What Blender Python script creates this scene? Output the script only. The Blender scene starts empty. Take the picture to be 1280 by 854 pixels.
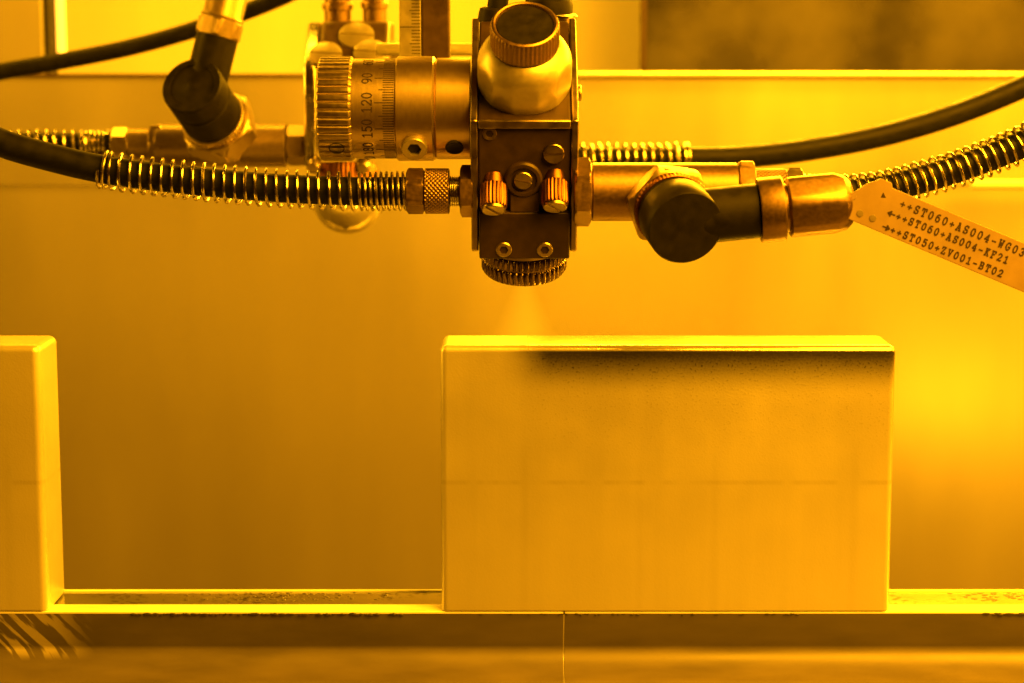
import bpy, math, random
from mathutils import Vector, Matrix
random.seed(7)
R = math.radians
S = 0.001                      # all measures below are millimetres
scene = bpy.context.scene
COL = scene.collection

# ------------------------------------------------------------------ camera
PITCH = R(8.0); FPX = 2500.0; DIST = 654.0
LOOK = Vector((0, 0, 91))
CAM = LOOK + Vector((0, -DIST*math.cos(PITCH), DIST*math.sin(PITCH)))
cd = bpy.data.cameras.new('camera'); cam = bpy.data.objects.new('camera', cd); COL.objects.link(cam)
cam.location = CAM*S; cam.rotation_euler = (R(90)-PITCH, 0, 0)
cd.sensor_width = 36; cd.lens = 36*FPX/1280; cd.clip_start = 0.02; cd.clip_end = 20
cd.dof.use_dof = True; cd.dof.focus_distance = 0.650; cd.dof.aperture_fstop = 12.0; cd.dof.aperture_blades = 0
scene.camera = cam
FWD = Vector((0, math.cos(PITCH), -math.sin(PITCH))); UPV = Vector((0, math.sin(PITCH), math.cos(PITCH)))

def P(px, py, Y):
    """where the sight line of a photo pixel meets the upright plane at depth Y"""
    d = FWD + Vector((1, 0, 0))*((px-640)/FPX) + UPV*((427-py)/FPX)
    return CAM + d*((Y-CAM.y)/d.y)
def mmpx(p):                   # millimetres per photo pixel at a point
    return (p-CAM).dot(FWD)/FPX

# ------------------------------------------------------------------ light
AMBER = (1.0, 0.35, 0.003); GOLD = (1.0, 0.41, 0.006); EMBER = (1.0, 0.20, 0.0)
world = bpy.data.worlds.new('World'); scene.world = world; world.use_nodes = True
bgn = world.node_tree.nodes['Background']; bgn.inputs[0].default_value = (*EMBER, 1); bgn.inputs[1].default_value = 0.05
def area(name, loc, target, sx, sy, power, col=AMBER):
    l = bpy.data.lights.new(name, 'AREA'); l.shape = 'RECTANGLE'; l.size = sx*S; l.size_y = sy*S
    l.energy = power; l.color = col
    o = bpy.data.objects.new(name, l); COL.objects.link(o); o.location = Vector(loc)*S
    o.rotation_euler = (Vector(target)-Vector(loc)).to_track_quat('-Z', 'Y').to_euler()
    return o
def spot(name, loc, target, power, angle, blend, radius):
    l = bpy.data.lights.new(name, 'SPOT'); l.energy = power; l.color = AMBER; l.spot_size = R(angle); l.spot_blend = blend; l.shadow_soft_size = radius*S
    o = bpy.data.objects.new(name, l); COL.objects.link(o); o.location = Vector(loc)*S
    o.rotation_euler = (Vector(target)-Vector(loc)).to_track_quat('-Z', 'Y').to_euler()
area('ceiling_lamp', (340, -300, 500), (60, 0, 40), 480, 400, 24.5, (1.0, .375, .004))
area('rear_lamp', (210, 300, 300), (110, 20, 91), 460, 40, 9.0, GOLD)
area('side_lamp', (620, 10, 300), (0, 30, 50), 60, 420, 5.0)
area('wall_lamp', (90, 258, 335), (90, 330, 120), 760, 30, 2.9, GOLD)
area('window_lamp', (-60, 385, 520), (-60, 500, 230), 900, 60, .7, GOLD)
area('left_lamp', (-560, 80, 280), (0, 30, 70), 60, 380, 3.2, GOLD)
area('low_lamp', (285, 60, -27), (240, 330, 16), 120, 24, .13, GOLD)
scene.view_settings.view_transform = 'Standard'; scene.view_settings.look = 'None'
scene.view_settings.exposure = 0; scene.view_settings.gamma = 1

# ------------------------------------------------------------------ materials
def mat(name, base=(.5, .5, .5), metallic=0., rough=.4, spec=.5, bump=0., bscale=2000., rvar=0., cvar=0., vscale=250., stretch=(1, 1, 1), coat=0., bdist=.0002):
    m = bpy.data.materials.new(name); m.use_nodes = True
    nt = m.node_tree; b = nt.nodes['Principled BSDF']
    b.inputs['Metallic'].default_value = metallic
    b.inputs['Specular IOR Level'].default_value = spec
    b.inputs['Coat Weight'].default_value = coat
    tc = nt.nodes.new('ShaderNodeTexCoord'); mp = nt.nodes.new('ShaderNodeMapping')
    nt.links.new(tc.outputs['Object'], mp.inputs[0]); mp.inputs['Scale'].default_value = stretch
    n = nt.nodes.new('ShaderNodeTexNoise'); n.inputs['Scale'].default_value = vscale; n.inputs['Detail'].default_value = 6
    nt.links.new(mp.outputs[0], n.inputs['Vector'])
    r = nt.nodes.new('ShaderNodeMapRange'); r.inputs[1].default_value = .3; r.inputs[2].default_value = .7
    r.inputs[3].default_value = max(.02, rough-rvar); r.inputs[4].default_value = min(1, rough+rvar)
    nt.links.new(n.outputs[0], r.inputs[0]); nt.links.new(r.outputs[0], b.inputs['Roughness'])
    c = nt.nodes.new('ShaderNodeMix'); c.data_type = 'RGBA'
    c.inputs['A'].default_value = (*[x*(1-cvar) for x in base], 1); c.inputs['B'].default_value = (*[min(1, x*(1+cvar)) for x in base], 1)
    r2 = nt.nodes.new('ShaderNodeMapRange'); r2.inputs[1].default_value = .3; r2.inputs[2].default_value = .7
    nt.links.new(n.outputs[0], r2.inputs[0]); nt.links.new(r2.outputs[0], c.inputs['Factor'])
    nt.links.new(c.outputs['Result'], b.inputs['Base Color'])
    if bump > 0:
        n2 = nt.nodes.new('ShaderNodeTexNoise'); n2.inputs['Scale'].default_value = bscale; n2.inputs['Detail'].default_value = 3
        nt.links.new(mp.outputs[0], n2.inputs['Vector'])
        bp = nt.nodes.new('ShaderNodeBump'); bp.inputs['Strength'].default_value = bump; bp.inputs['Distance'].default_value = bdist
        nt.links.new(n2.outputs[0], bp.inputs['Height']); nt.links.new(bp.outputs[0], b.inputs['Normal'])
    return m
M = {}
M['gun'] = mat('black_anodised', (.034, .021, .014), .2, .45, .3, .12, 2500, .08, .25)
M['gunrear'] = mat('dark_anodised', (.075, .048, .034), .5, .42, .5, .1, 2500, .08, .2)
M['plate'] = mat('satin_plate', (.32, .26, .21), 1, .34, .5, .06, 2500, .08, .15)
M['steel'] = mat('bright_steel', (.62, .6, .57), 1, .22, .5, .03, 2500, .08, .12)
M['satin'] = mat('satin_steel', (.44, .37, .3), 1, .36, .5, .06, 2500, .04, .08, 700)
M['brushed'] = mat('turned_steel', (.68, .56, .44), 1, .33, .5, .0, 900, .02, .02, 300, (6, 1, 1))
M['pale'] = mat('pale_satin', (.47, .43, .37), .8, .42, .5, .05, 2500, .03, .05, 700)
M['nickelrear'] = mat('nickel_brass_hazed', (.3, .235, .18), .8, .4, .5, .0, 2500, .04, .1, 600)  # paler nickel copy, haze over the rear fittings put into the colour
M['nickel'] = mat('nickel_brass', (.24, .165, .115), 1, .42, .5, .06, 2500, .04, .12, 900)
M['dome'] = mat('polished_dome', (.72, .69, .6), .65, .16, .5, .0, 2500, .04, .06)
M['wire'] = mat('spring_wire', (.5, .46, .4), 1, .24, .5, 0, 100, .08, .1)
M['ringmetal'] = mat('dark_ring', (.16, .12, .09), 1, .24, .5, .03, 2500, .06, .15)
M['copper'] = mat('copper_knurl', (.17, .075, .034), 1, .42, .5, .05, 2500, .08, .2)
M['rubber'] = mat('black_rubber', (.008, .008, .007), 0, .5, .14, .1, 3000, .12, .3)
M['plastic'] = mat('black_plastic', (.009, .008, .007), 0, .5, .12, .2, 2600, .1, .3)
M['dark'] = mat('recess_shade', (.015, .013, .01), 0, .6, .3)  # near-black colour that paints the shade inside holes
M['ink'] = mat('black_ink', (.02, .012, .008), 0, .6, .3)
M['rivet'] = mat('tag_mark', (.12, .1, .09), 0, .5)
M['tag'] = mat('tag_plastic', (.2, .15, .13), 0, .5, .4, .06, 1500, .08, .12, 120)
M['panel'] = mat('back_panel_sheet', (.56, .53, .48), .75, .32, .5, .6, 9, .05, .03, 12, (1, 1, .3), bdist=.004)
M['trim'] = mat('rim_trim', (.7, .68, .63), .6, .25, .5, 0, 400, .05, .05, 30)
M['white'] = mat('painted_wall', (.62, .6, .55), 0, .55, .4, 0, 400, .05, .06, 6, (3, 1, .3))
M['murky'] = mat('murky_glass', (.028, .025, .022), .0, .28, .5, 0, 400, .12, .6, 16)
M['wearstrip'] = mat('pale_plastic', (.8, .8, .7), 0, .16, .5, .5, 170, .08, .08, 90, (.4, 1, 1), coat=.5, bdist=.0006)
M['coat'] = mat('dried_coating', (.03, .025, .02), 0, .4, .5, .2, 1500, .1, .4)
M['post'] = mat('graduated_bar', (.42, .4, .37), .8, .42, .5, .06, 1500, .08, .12)

def cell_material():
    m = bpy.data.materials.new('aluminium_can'); m.use_nodes = True
    nt = m.node_tree; N = nt.nodes; L = nt.links; b = N['Principled BSDF']
    tc = N.new('ShaderNodeTexCoord'); sp = N.new('ShaderNodeSeparateXYZ'); L.new(tc.outputs['Object'], sp.inputs[0])
    def math_(op, a, b_=None, clamp=False):
        n = N.new('ShaderNodeMath'); n.operation = op; n.use_clamp = clamp
        for i, v in enumerate((a, b_)):
            if v is None: continue
            if isinstance(v, (int, float)): n.inputs[i].default_value = v
            else: L.new(v, n.inputs[i])
        return n.outputs[0]
    def rng(v, a, b_, c=0., d=1.):
        n = N.new('ShaderNodeMapRange'); n.interpolation_type = 'SMOOTHSTEP'
        L.new(v, n.inputs[0])
        for i, x in zip((1, 2, 3, 4), (a, b_, c, d)): n.inputs[i].default_value = x
        return n.outputs[0]
    fine = N.new('ShaderNodeTexNoise'); fine.inputs['Scale'].default_value = 1400; fine.inputs['Detail'].default_value = 2
    L.new(tc.outputs['Object'], fine.inputs['Vector'])
    mid = N.new('ShaderNodeTexNoise'); mid.inputs['Scale'].default_value = 60; mid.inputs['Detail'].default_value = 5
    L.new(tc.outputs['Object'], mid.inputs['Vector'])
    mp = N.new('ShaderNodeMapping'); mp.inputs['Scale'].default_value = (1, 1, .06); L.new(tc.outputs['Object'], mp.inputs[0])
    ver = N.new('ShaderNodeTexNoise'); ver.inputs['Scale'].default_value = 130; ver.inputs['Detail'].default_value = 4
    L.new(mp.outputs[0], ver.inputs['Vector'])
    X, Y, Z = sp.outputs
    oi = N.new('ShaderNodeObjectInfo')
    # faint rubbed line across the face and upright handling marks
    line = math_('SUBTRACT', 1, rng(math_('ABSOLUTE', math_('ADD', Z, .0009)), .0002, .0012))
    line = math_('MULTIPLY', line, rng(ver.outputs[0], .35, .6))
    marks = 0
    for x0 in (-.047, -.009, .016, .062):
        s = math_('SUBTRACT', 1, rng(math_('ABSOLUTE', math_('SUBTRACT', X, x0)), .0001, .0022))
        s = math_('MULTIPLY', s, rng(Z, .016, .002, 0, 1))
        marks = s if marks == 0 else math_('ADD', marks, s)
    # wet dark film of the coating, sprayed on from the right up to the nozzle
    edge = math_('ADD', X, math_('MULTIPLY', math_('SUBTRACT', mid.outputs[0], .5), .012))
    done = rng(edge, -.056, -.038)
    fall = math_('ADD', Z, math_('MULTIPLY', math_('SUBTRACT', mid.outputs[0], .5), .004))
    film = math_('MULTIPLY', rng(fall, .0277, .0422), done)
    speck = math_('MULTIPLY', rng(fine.outputs[0], .60, .70), math_('MULTIPLY', rng(fall, -.005, .035), done))
    film = math_('MULTIPLY', film, rng(fine.outputs[0], .25, .6, .94, 1.0))
    film = math_('ADD', film, math_('MULTIPLY', speck, .22), True)
    only = rng(Y, -.0115, -.0125)       # front side of the can
    only = math_('MULTIPLY', only, oi.outputs['Alpha'])
    film = math_('MULTIPLY', math_('MULTIPLY', film, only), rng(Z, .0433, .0427))
    base = N.new('ShaderNodeMix'); base.data_type = 'RGBA'
    base.inputs['A'].default_value = (.61, .60, .54, 1); base.inputs['B'].default_value = (.71, .70, .63, 1)
    L.new(ver.outputs[0], base.inputs['Factor'])
    d1 = N.new('ShaderNodeMix'); d1.data_type = 'RGBA'; d1.inputs['B'].default_value = (.42, .4, .37, 1)
    L.new(base.outputs['Result'], d1.inputs['A']); L.new(math_('MULTIPLY', math_('ADD', line, math_('MULTIPLY', marks, .35)), .3, True), d1.inputs['Factor'])
    d2 = N.new('ShaderNodeMix'); d2.data_type = 'RGBA'; d2.inputs['B'].default_value = (.035, .03, .027, 1)
    L.new(d1.outputs['Result'], d2.inputs['A']); L.new(math_('MULTIPLY', film, .94), d2.inputs['Factor'])
    L.new(d2.outputs['Result'], b.inputs['Base Color'])
    b.inputs['Metallic'].default_value = .68
    r = rng(mid.outputs[0], .3, .7, .36, .42)
    wet = math_('MULTIPLY', math_('MULTIPLY', done, oi.outputs['Alpha']), rng(Z, .039, .0437))
    r = math_('SUBTRACT', r, math_('MULTIPLY', wet, .2))
    L.new(r, b.inputs['Roughness'])
    bp = N.new('ShaderNodeBump'); bp.inputs['Strength'].default_value = .25; bp.inputs['Distance'].default_value = .0002
    L.new(fine.outputs[0], bp.inputs['Height']); L.new(bp.outputs[0], b.inputs['Normal'])
    return m
M['cell'] = cell_material()

def rail_material():
    m = mat('rail_metal', (.105, .093, .08), .0, .42, .5, .06, 2200, .07, .18, 120, (.3, 1, 1))
    nt = m.node_tree; N = nt.nodes; L = nt.links; b = N['Principled BSDF']
    # pale scrape marks at one end
    tc = N.new('ShaderNodeTexCoord'); mp = N.new('ShaderNodeMapping'); mp.inputs['Scale'].default_value = (.3, .3, 2.6)
    mr = N.new('ShaderNodeMapping'); mr.inputs['Rotation'].default_value = (0, R(-52), 0)
    L.new(tc.outputs['Object'], mr.inputs[0]); L.new(mr.outputs[0], mp.inputs[0])
    n = N.new('ShaderNodeTexNoise'); n.inputs['Scale'].default_value = 170; n.inputs['Detail'].default_value = 3; L.new(mp.outputs[0], n.inputs['Vector'])
    sp = N.new('ShaderNodeSeparateXYZ'); L.new(tc.outputs['Object'], sp.inputs[0])
    def rng(v, a, b_):
        q = N.new('ShaderNodeMapRange'); q.interpolation_type = 'SMOOTHSTEP'; L.new(v, q.inputs[0]); q.inputs[1].default_value = a; q.inputs[2].default_value = b_; return q.outputs[0]
    def mul(a, b_):
        q = N.new('ShaderNodeMath'); q.operation = 'MULTIPLY'; L.new(a, q.inputs[0]); L.new(b_, q.inputs[1]); return q.outputs[0]
    k = mul(rng(n.outputs[0], .50, .57), rng(sp.outputs[0], SCRAPE_X+.012, SCRAPE_X-.008))
    old = b.inputs['Base Color'].links[0].from_socket
    c = N.new('ShaderNodeMix'); c.data_type = 'RGBA'; c.inputs['B'].default_value = (.42, .39, .34, 1)
    k = mul(k, rng(sp.outputs[2], .0045, .0085))
    L.new(old, c.inputs['A']); L.new(k, c.inputs['Factor']); L.new(c.outputs['Result'], b.inputs['Base Color'])
    inv = N.new('ShaderNodeMath'); inv.operation = 'MULTIPLY_ADD'; L.new(k, inv.inputs[0]); inv.inputs[1].default_value = 0; inv.inputs[2].default_value = 0
    L.new(inv.outputs[0], b.inputs['Metallic'])
    return m

def wet_material():
    m = mat('wet_strip', (.3, .3, .24), .9, .12, .5, .05, 160, .05, .3, 60, (.4, 1, 1))
    nt = m.node_tree; N = nt.nodes; L = nt.links; b = N['Principled BSDF']
    tc = N.new('ShaderNodeTexCoord'); v = N.new('ShaderNodeTexNoise'); v.inputs['Scale'].default_value = 420; v.inputs['Detail'].default_value = 2
    L.new(tc.outputs['Object'], v.inputs['Vector'])
    big = N.new('ShaderNodeTexNoise'); big.inputs['Scale'].default_value = 28; L.new(tc.outputs['Object'], big.inputs['Vector'])
    def rng(s, a, b_):
        q = N.new('ShaderNodeMapRange'); L.new(s, q.inputs[0]); q.inputs[1].default_value = a; q.inputs[2].default_value = b_; return q.outputs[0]
    mu = N.new('ShaderNodeMath'); mu.operation = 'MULTIPLY'; L.new(rng(v.outputs[0], .54, .60), mu.inputs[0]); L.new(rng(big.outputs[0], .48, .58), mu.inputs[1])
    old = b.inputs['Base Color'].links[0].from_socket
    c = N.new('ShaderNodeMix'); c.data_type = 'RGBA'; c.inputs['B'].default_value = (.03, .025, .02, 1)
    L.new(old, c.inputs['A']); L.new(mu.outputs[0], c.inputs['Factor']); L.new(c.outputs['Result'], b.inputs['Base Color'])
    return m

# ------------------------------------------------------------------ mesh tools
def frame(origin, axis, up=Vector((0, 0, 1))):
    z = Vector(axis).normalized(); u = Vector(up)
    if abs(z.dot(u.normalized())) > .98: u = Vector((0, 1, 0)) if abs(z.y) < .9 else Vector((1, 0, 0))
    x = u.cross(z).normalized(); y = z.cross(x)
    return Matrix(((x.x, y.x, z.x, origin[0]), (x.y, y.y, z.y, origin[1]), (x.z, y.z, z.z, origin[2]), (0, 0, 0, 1)))

class MB:
    def __init__(s): s.v = []; s.f = []
    def add(s, vs, fs, mx=None):
        o = len(s.v)
        s.v += [(mx @ Vector(p)) if mx is not None else Vector(p) for p in vs]
        s.f += [[i+o for i in f] for f in fs]; return s
    def box(s, lo, hi, mx=None):
        (a, b, c), (d, e, g) = lo, hi
        return s.add([(a, b, c), (d, b, c), (d, e, c), (a, e, c), (a, b, g), (d, b, g), (d, e, g), (a, e, g)],
                     [(0, 3, 2, 1), (4, 5, 6, 7), (0, 1, 5, 4), (1, 2, 6, 5), (2, 3, 7, 6), (3, 0, 4, 7)], mx)
    def rev(s, mx, prof, n=48, rf=None):
        vs = []; fs = []; rows = []
        for r, h in prof:
            if r <= 1e-6: rows.append([len(vs)]); vs.append((0, 0, h))
            else:
                row = []
                for k in range(n):
                    a = 2*math.pi*k/n; q = rf(r, h, a) if rf else r
                    row.append(len(vs)); vs.append((q*math.cos(a), q*math.sin(a), h))
                rows.append(row)
        for A, B in zip(rows, rows[1:]):
            for k in range(n):
                k2 = (k+1) % n
                if len(A) == 1 and len(B) > 1: fs.append((A[0], B[k2], B[k]))
                elif len(B) == 1 and len(A) > 1: fs.append((A[k], A[k2], B[0]))
                elif len(A) > 1: fs.append((A[k], A[k2], B[k2], B[k]))
        return s.add(vs, fs, mx)
    def cyl(s, mx, r, h0, h1, n=40, ch=.4):
        return s.rev(mx, [(0, h0), (r-ch, h0), (r, h0+ch), (r, h1-ch), (r-ch, h1), (0, h1)], n)
    def nut(s, mx, apo, h0, h1, ch=1.0, n=72, hole=0, rot=0.):
        R_ = apo/math.cos(math.pi/6)
        def rf(r, h, a):
            t = ((a+rot) % (math.pi/3))-math.pi/6
            return min(r, apo/math.cos(t))
        d = R_-apo
        prof = [(0, h0), (apo-.2, h0), (apo+d*.3, h0+ch*.35), (R_, h0+ch), (R_, h1-ch), (apo+d*.3, h1-ch*.35), (apo-.2, h1), (0, h1)]
        return s.rev(mx, prof, n, rf)
    def prism(s, poly, x0, x1, mx=None):      # poly in (y,z), extruded along x
        n = len(poly)
        vs = [(x0, y, z) for y, z in poly]+[(x1, y, z) for y, z in poly]
        fs = [list(range(n)), list(range(2*n-1, n-1, -1))]+[(i, i+n, (i+1) % n+n, (i+1) % n) for i in range(n)]
        return s.add(vs, fs, mx)
    def tube(s, pts, r, n=16, caps=True):
        T = [(pts[min(i+1, len(pts)-1)]-pts[max(i-1, 0)]).normalized() for i in range(len(pts))]
        u = T[0].cross(Vector((0, 0, 1)))
        if u.length < .05: u = T[0].cross(Vector((0, 1, 0)))
        u.normalize(); vs = []; fs = []
        for i, p in enumerate(pts):
            u = (u-T[i]*u.dot(T[i])).normalized(); w = T[i].cross(u); rr = r(i/(len(pts)-1)) if callable(r) else r
            for k in range(n):
                a = 2*math.pi*k/n; vs.append(p+u*(rr*math.cos(a))+w*(rr*math.sin(a)))
        for i in range(len(pts)-1):
            for k in range(n):
                k2 = (k+1) % n; fs.append((i*n+k, i*n+k2, (i+1)*n+k2, (i+1)*n+k))
        if caps: fs += [list(range(n-1, -1, -1)), [(len(pts)-1)*n+k for k in range(n)]]
        return s.add(vs, fs)
    def build(s, name, material, parent=None, bevel=0., smooth=40, seg=2):
        vs = s.v; c = Vector([(min(p[i] for p in vs)+max(p[i] for p in vs))/2 for i in range(3)])
        me = bpy.data.meshes.new(name); me.from_pydata([(p-c)*S for p in vs], [], s.f)
        me.validate(); me.update()
        import bmesh
        bm = bmesh.new(); bm.from_mesh(me); bmesh.ops.recalc_face_normals(bm, faces=bm.faces); bm.to_mesh(me); bm.free()
        me.polygons.foreach_set('use_smooth', [True]*len(me.polygons)); me.set_sharp_from_angle(angle=R(smooth))
        me.materials.append(M[material] if isinstance(material, str) else material)
        o = bpy.data.objects.new(name, me); COL.objects.link(o); o['c'] = list(c)
        base = Vector(parent['c']) if parent is not None else Vector()
        o.location = (c-base)*S; o.parent = parent
        if bevel > 0:
            b = o.modifiers.new('edge', 'BEVEL'); b.width = bevel*S; b.segments = seg; b.limit_method = 'ANGLE'; b.angle_limit = R(40)
        return o

def tag(o, label, cat, group=None):
    o['label'] = label; o['category'] = cat
    if group: o['group'] = group
    return o
def thing(name, loc, label, cat, group=None):
    o = bpy.data.objects.new(name, None); COL.objects.link(o); o.location = Vector(loc)*S; o['c'] = list(loc)
    o.empty_display_size = .01
    return tag(o, label, cat, group)
def struct(o): o['kind'] = 'structure'; return o

def spline(pts, n=24):
    P_ = [Vector(p) for p in pts]; P_ = [P_[0]*2-P_[1]]+P_+[P_[-1]*2-P_[-2]]; out = []
    for i in range(1, len(P_)-2):
        a, b, c, d = P_[i-1:i+3]
        for k in range(n):
            t = k/n; out.append(.5*((2*b)+(c-a)*t+(2*a-5*b+4*c-d)*t*t+(3*b-a-3*c+d)*t**3))
    out.append(P_[-2]); return out
def resample(pts, step):
    out = [pts[0].copy()]; acc = 0.
    for a, b in zip(pts, pts[1:]):
        L = (b-a).length
        while acc+L >= step:
            t = (step-acc)/L; a = a.lerp(b, t); out.append(a.copy()); L = (b-a).length; acc = 0.
        acc += L
    return out
def helix(pts, radius, pitch, wire, seg=18, n=6, jitter=0.):
    """wire spring wound round a path; pitch may depend on the distance run"""
    st = .12; q = resample(pts, st); T = [(q[min(i+1, len(q)-1)]-q[max(i-1, 0)]).normalized() for i in range(len(q))]
    u = T[0].cross(Vector((0, 0, 1))).normalized(); ph = 0.; out = []; nxt = 0.
    for i, p in enumerate(q):
        u = (u-T[i]*u.dot(T[i])).normalized(); w = T[i].cross(u); d = i*st
        pt = pitch(d) if callable(pitch) else pitch
        if ph >= nxt:
            rr = radius + jitter*math.sin(ph*.37)
            out.append(p+u*(rr*math.cos(ph))+w*(rr*math.sin(ph))); nxt += 2*math.pi/seg
        ph += 2*math.pi*st/pt
    return MB().tube(out, wire, n)

def slotted(parent, name, mx, r, h, ang, material='satin', slot=.16):
    """round head cut by a screwdriver slot"""
    b = MB(); n = 40; w = r*slot
    b.rev(mx, [(0, 0), (r, 0), (r, h*.55), (0, h*.55)], n)
    rot = Matrix.Rotation(ang, 4, 'Z')
    for sgn in (1, -1):
        pts = []
        a0 = math.asin(w/r)
        for k in range(21):
            a = a0+(math.pi-2*a0)*k/20; pts.append((r*math.cos(a), r*math.sin(a)))
        m = len(pts); pts = [(x, sgn*y) for x, y in pts]
        inn = [(x*.93, sgn*w if abs(abs(y)-w) < 1e-4 else y*.93) for x, y in pts]
        vs = [(x, y, h*.55) for x, y in pts]+[(x, y, h*.85) for x, y in pts]+[(x, y, h) for x, y in inn]
        fs = [(i, (i+1) % m, (i+1) % m+m, i+m) for i in range(m)]+[(i+m, (i+1) % m+m, (i+1) % m+2*m, i+2*m) for i in range(m)]+[list(range(2*m, 3*m))]
        b.add(vs, fs, mx @ rot)
    return b.build(name, material, parent, smooth=30)
def socket(parent, name, mx, r, h, material='satin', deep=1.6):
    ri = r*.5
    def rf(q, hh, a):
        if q > ri*1.2: return q
        return min(q, ri/math.cos((a % (math.pi/3))-math.pi/6))
    b = MB().rev(mx, [(0, h-deep), (ri*1.15, h-deep), (ri*1.15, h), (r*.72, h), (r-.3, h), (r, h-.3), (r, 0), (0, 0)], 60, rf)
    return b.build(name, material, parent, smooth=30)

# stroke letters for the printed marks (unit height, width about .62)
def arc(cx, cy, rx, ry, a0, a1, n=10):
    return [(cx+rx*math.cos(R(a0+(a1-a0)*k/n)), cy+ry*math.sin(R(a0+(a1-a0)*k/n))) for k in range(n+1)]
GL = {
 '+': [[(.03, .45), (.57, .45)], [(.3, .17), (.3, .73)]],
 '-': [[(.05, .42), (.55, .42)]],
 '0': [arc(.3, .5, .24, .5, 0, 360, 22)],
 '1': [[(.1, .82), (.32, 1), (.32, 0)], [(.08, 0), (.56, 0)]],
 '2': [arc(.3, .72, .23, .28, 170, -35, 12)+[(.06, .04), (.06, 0), (.55, 0), (.55, .1)]],
 '3': [arc(.27, .75, .22, .25, 150, -90, 10)+arc(.27, .26, .26, .26, 85, -150, 12)],
 '4': [[(.42, 0), (.42, 1), (.03, .3), (.57, .3)], [(.28, 0), (.55, 0)]],
 '5': [[(.52, 1), (.12, 1), (.1, .56)]+arc(.28, .32, .26, .32, 125, -150, 14)],
 '6': [[(.5, .97)]+arc(.36, .5, .3, .48, 95, 180, 6)+arc(.3, .31, .24, .31, 180, 540, 18)],
 '8': [arc(.3, .76, .2, .24, 0, 360, 16), arc(.3, .27, .25, .27, 0, 360, 18)],
 '9': [arc(.3, .69, .24, .31, 0, 360, 18)+arc(.24, .5, .3, .48, 0, -85, 6)],
 'S': [arc(.3, .74, .22, .26, 25, 270, 12)+arc(.3, .25, .24, .25, 90, -155, 12), [(.52, 1), (.52, .78)], [(.06, 0), (.06, .24)]],
 'T': [[(.03, .72), (.03, 1), (.57, 1), (.57, .72)], [(.3, 1), (.3, 0)], [(.15, 0), (.45, 0)]],
 'A': [[(.06, 0), (.3, 1), (.54, 0)], [(.14, .33), (.46, .33)], [(-.03, 0), (.2, 0)], [(.4, 0), (.63, 0)], [(.14, 1), (.3, 1)]],
 'W': [[(.06, 1), (.15, 0), (.3, .66), (.45, 0), (.54, 1)], [(-.03, 1), (.2, 1)], [(.4, 1), (.63, 1)]],
 'G': [arc(.31, .5, .27, .5, 40, 330, 18)+[(.55, .42), (.33, .42)], [(.52, .98), (.52, .74)]],
 'K': [[(.12, 0), (.12, 1)], [(.5, 1), (.13, .42)], [(.26, .58), (.54, 0)], [(.0, 0), (.24, 0)], [(.0, 1), (.24, 1)], [(.38, 1), (.6, 1)], [(.44, 0), (.62, 0)]],
 'F': [[(.14, 0), (.14, 1), (.56, 1), (.56, .74)], [(.14, .52), (.42, .52)], [(.0, 0), (.32, 0)], [(.0, 1), (.14, 1)]],
 'Z': [[(.07, .76), (.07, 1), (.52, 1), (.06, 0), (.55, 0), (.55, .26)]],
 'V': [[(.06, 1), (.3, 0), (.54, 1)], [(-.03, 1), (.2, 1)], [(.4, 1), (.63, 1)]],
 'B': [[(.12, 0), (.12, 1), (.34, 1)]+arc(.34, .77, .18, .23, 90, -90, 8)+[(.14, .54)], [(.34, .54)]+arc(.34, .27, .23, .27, 90, -90, 8)+[(0, 0)], [(0, 1), (.14, 1)]],
 '<': [[(.72, .45), (-.3, .45)], [(.1, .8), (-.35, .45), (.1, .1)], [(.1, .65), (-.15, .45), (.1, .25)], [(.1, .8), (.1, .1)], [(0, .66), (0, .24)]],
 '>': [[(-.3, .45), (.72, .45)], [(.3, .8), (.75, .45), (.3, .1)], [(.3, .65), (.55, .45), (.3, .25)], [(.3, .8), (.3, .1)], [(.4, .66), (.4, .24)]],
}
def lettering(b, text, place, size, adv, width):
    """ribbons along each stroke; place(u, v, lift) gives the point on the printed surface"""
    lift = 0.
    for i, ch in enumerate(text):
        for st in GL.get(ch, []):
            lift = (lift+.004) % .06
            pts = [Vector((x*size+i*adv, y*size)) for x, y in st]
            for a, c in zip(pts, pts[1:]):
                d = c-a
                if d.length < 1e-6: continue
                d.normalize(); nrm = Vector((-d.y, d.x))*width*.5; e = d*width*.3
                q = [a-e+nrm, a-e-nrm, c+e-nrm, c+e+nrm]
                lift = (lift+.002) % .06
                b.add([place(p.x, p.y, lift) for p in q], [(0, 1, 2, 3)])
    return b

# ------------------------------------------------------------------ the setting: back of the spray booth
YB = 330.
def pz(py, Y): return P(640, py, Y).z
def pxx(px, py, Y): return P(px, py, Y).x
z_rim = pz(97, YB); z_seam = pz(233, YB)
struct(MB().box((-420, YB, z_seam+.8), (420, YB+5, z_rim)).build('back_wall', 'panel', bevel=.25))
struct(MB().box((-420, YB+1.2, -260), (420, YB+6, z_seam+.4)).build('back_wall', 'panel', bevel=.25))
struct(MB().box((-420, YB-70, -262), (420, YB+1.0, -258)).build('booth_floor', 'panel'))
# folded rim on top of the wall
struct(MB().box((pxx(716, 95, YB), YB-3.5, z_rim+.1), (430, YB+9, z_rim+2.6)).build('wall_rim', 'trim', bevel=.9))
struct(MB().box((-430, YB-1, z_rim+.1), (pxx(600, 95, YB), YB+9, z_rim+1.8)).build('wall_rim', 'gunrear', bevel=.3))
# bright painted wall behind the opening
YW = 500.
struct(MB().box((-520, YW, -50), (520, YW+5, 420)).build('rear_wall', 'white'))
glow = bpy.data.materials.new('strip_glow'); glow.use_nodes = True
gb = glow.node_tree.nodes['Principled BSDF']; gb.inputs['Emission Color'].default_value = (1, .36, .03, 1); gb.inputs['Emission Strength'].default_value = 3.2  # emission gives the thin upright strip its brightness
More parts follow.
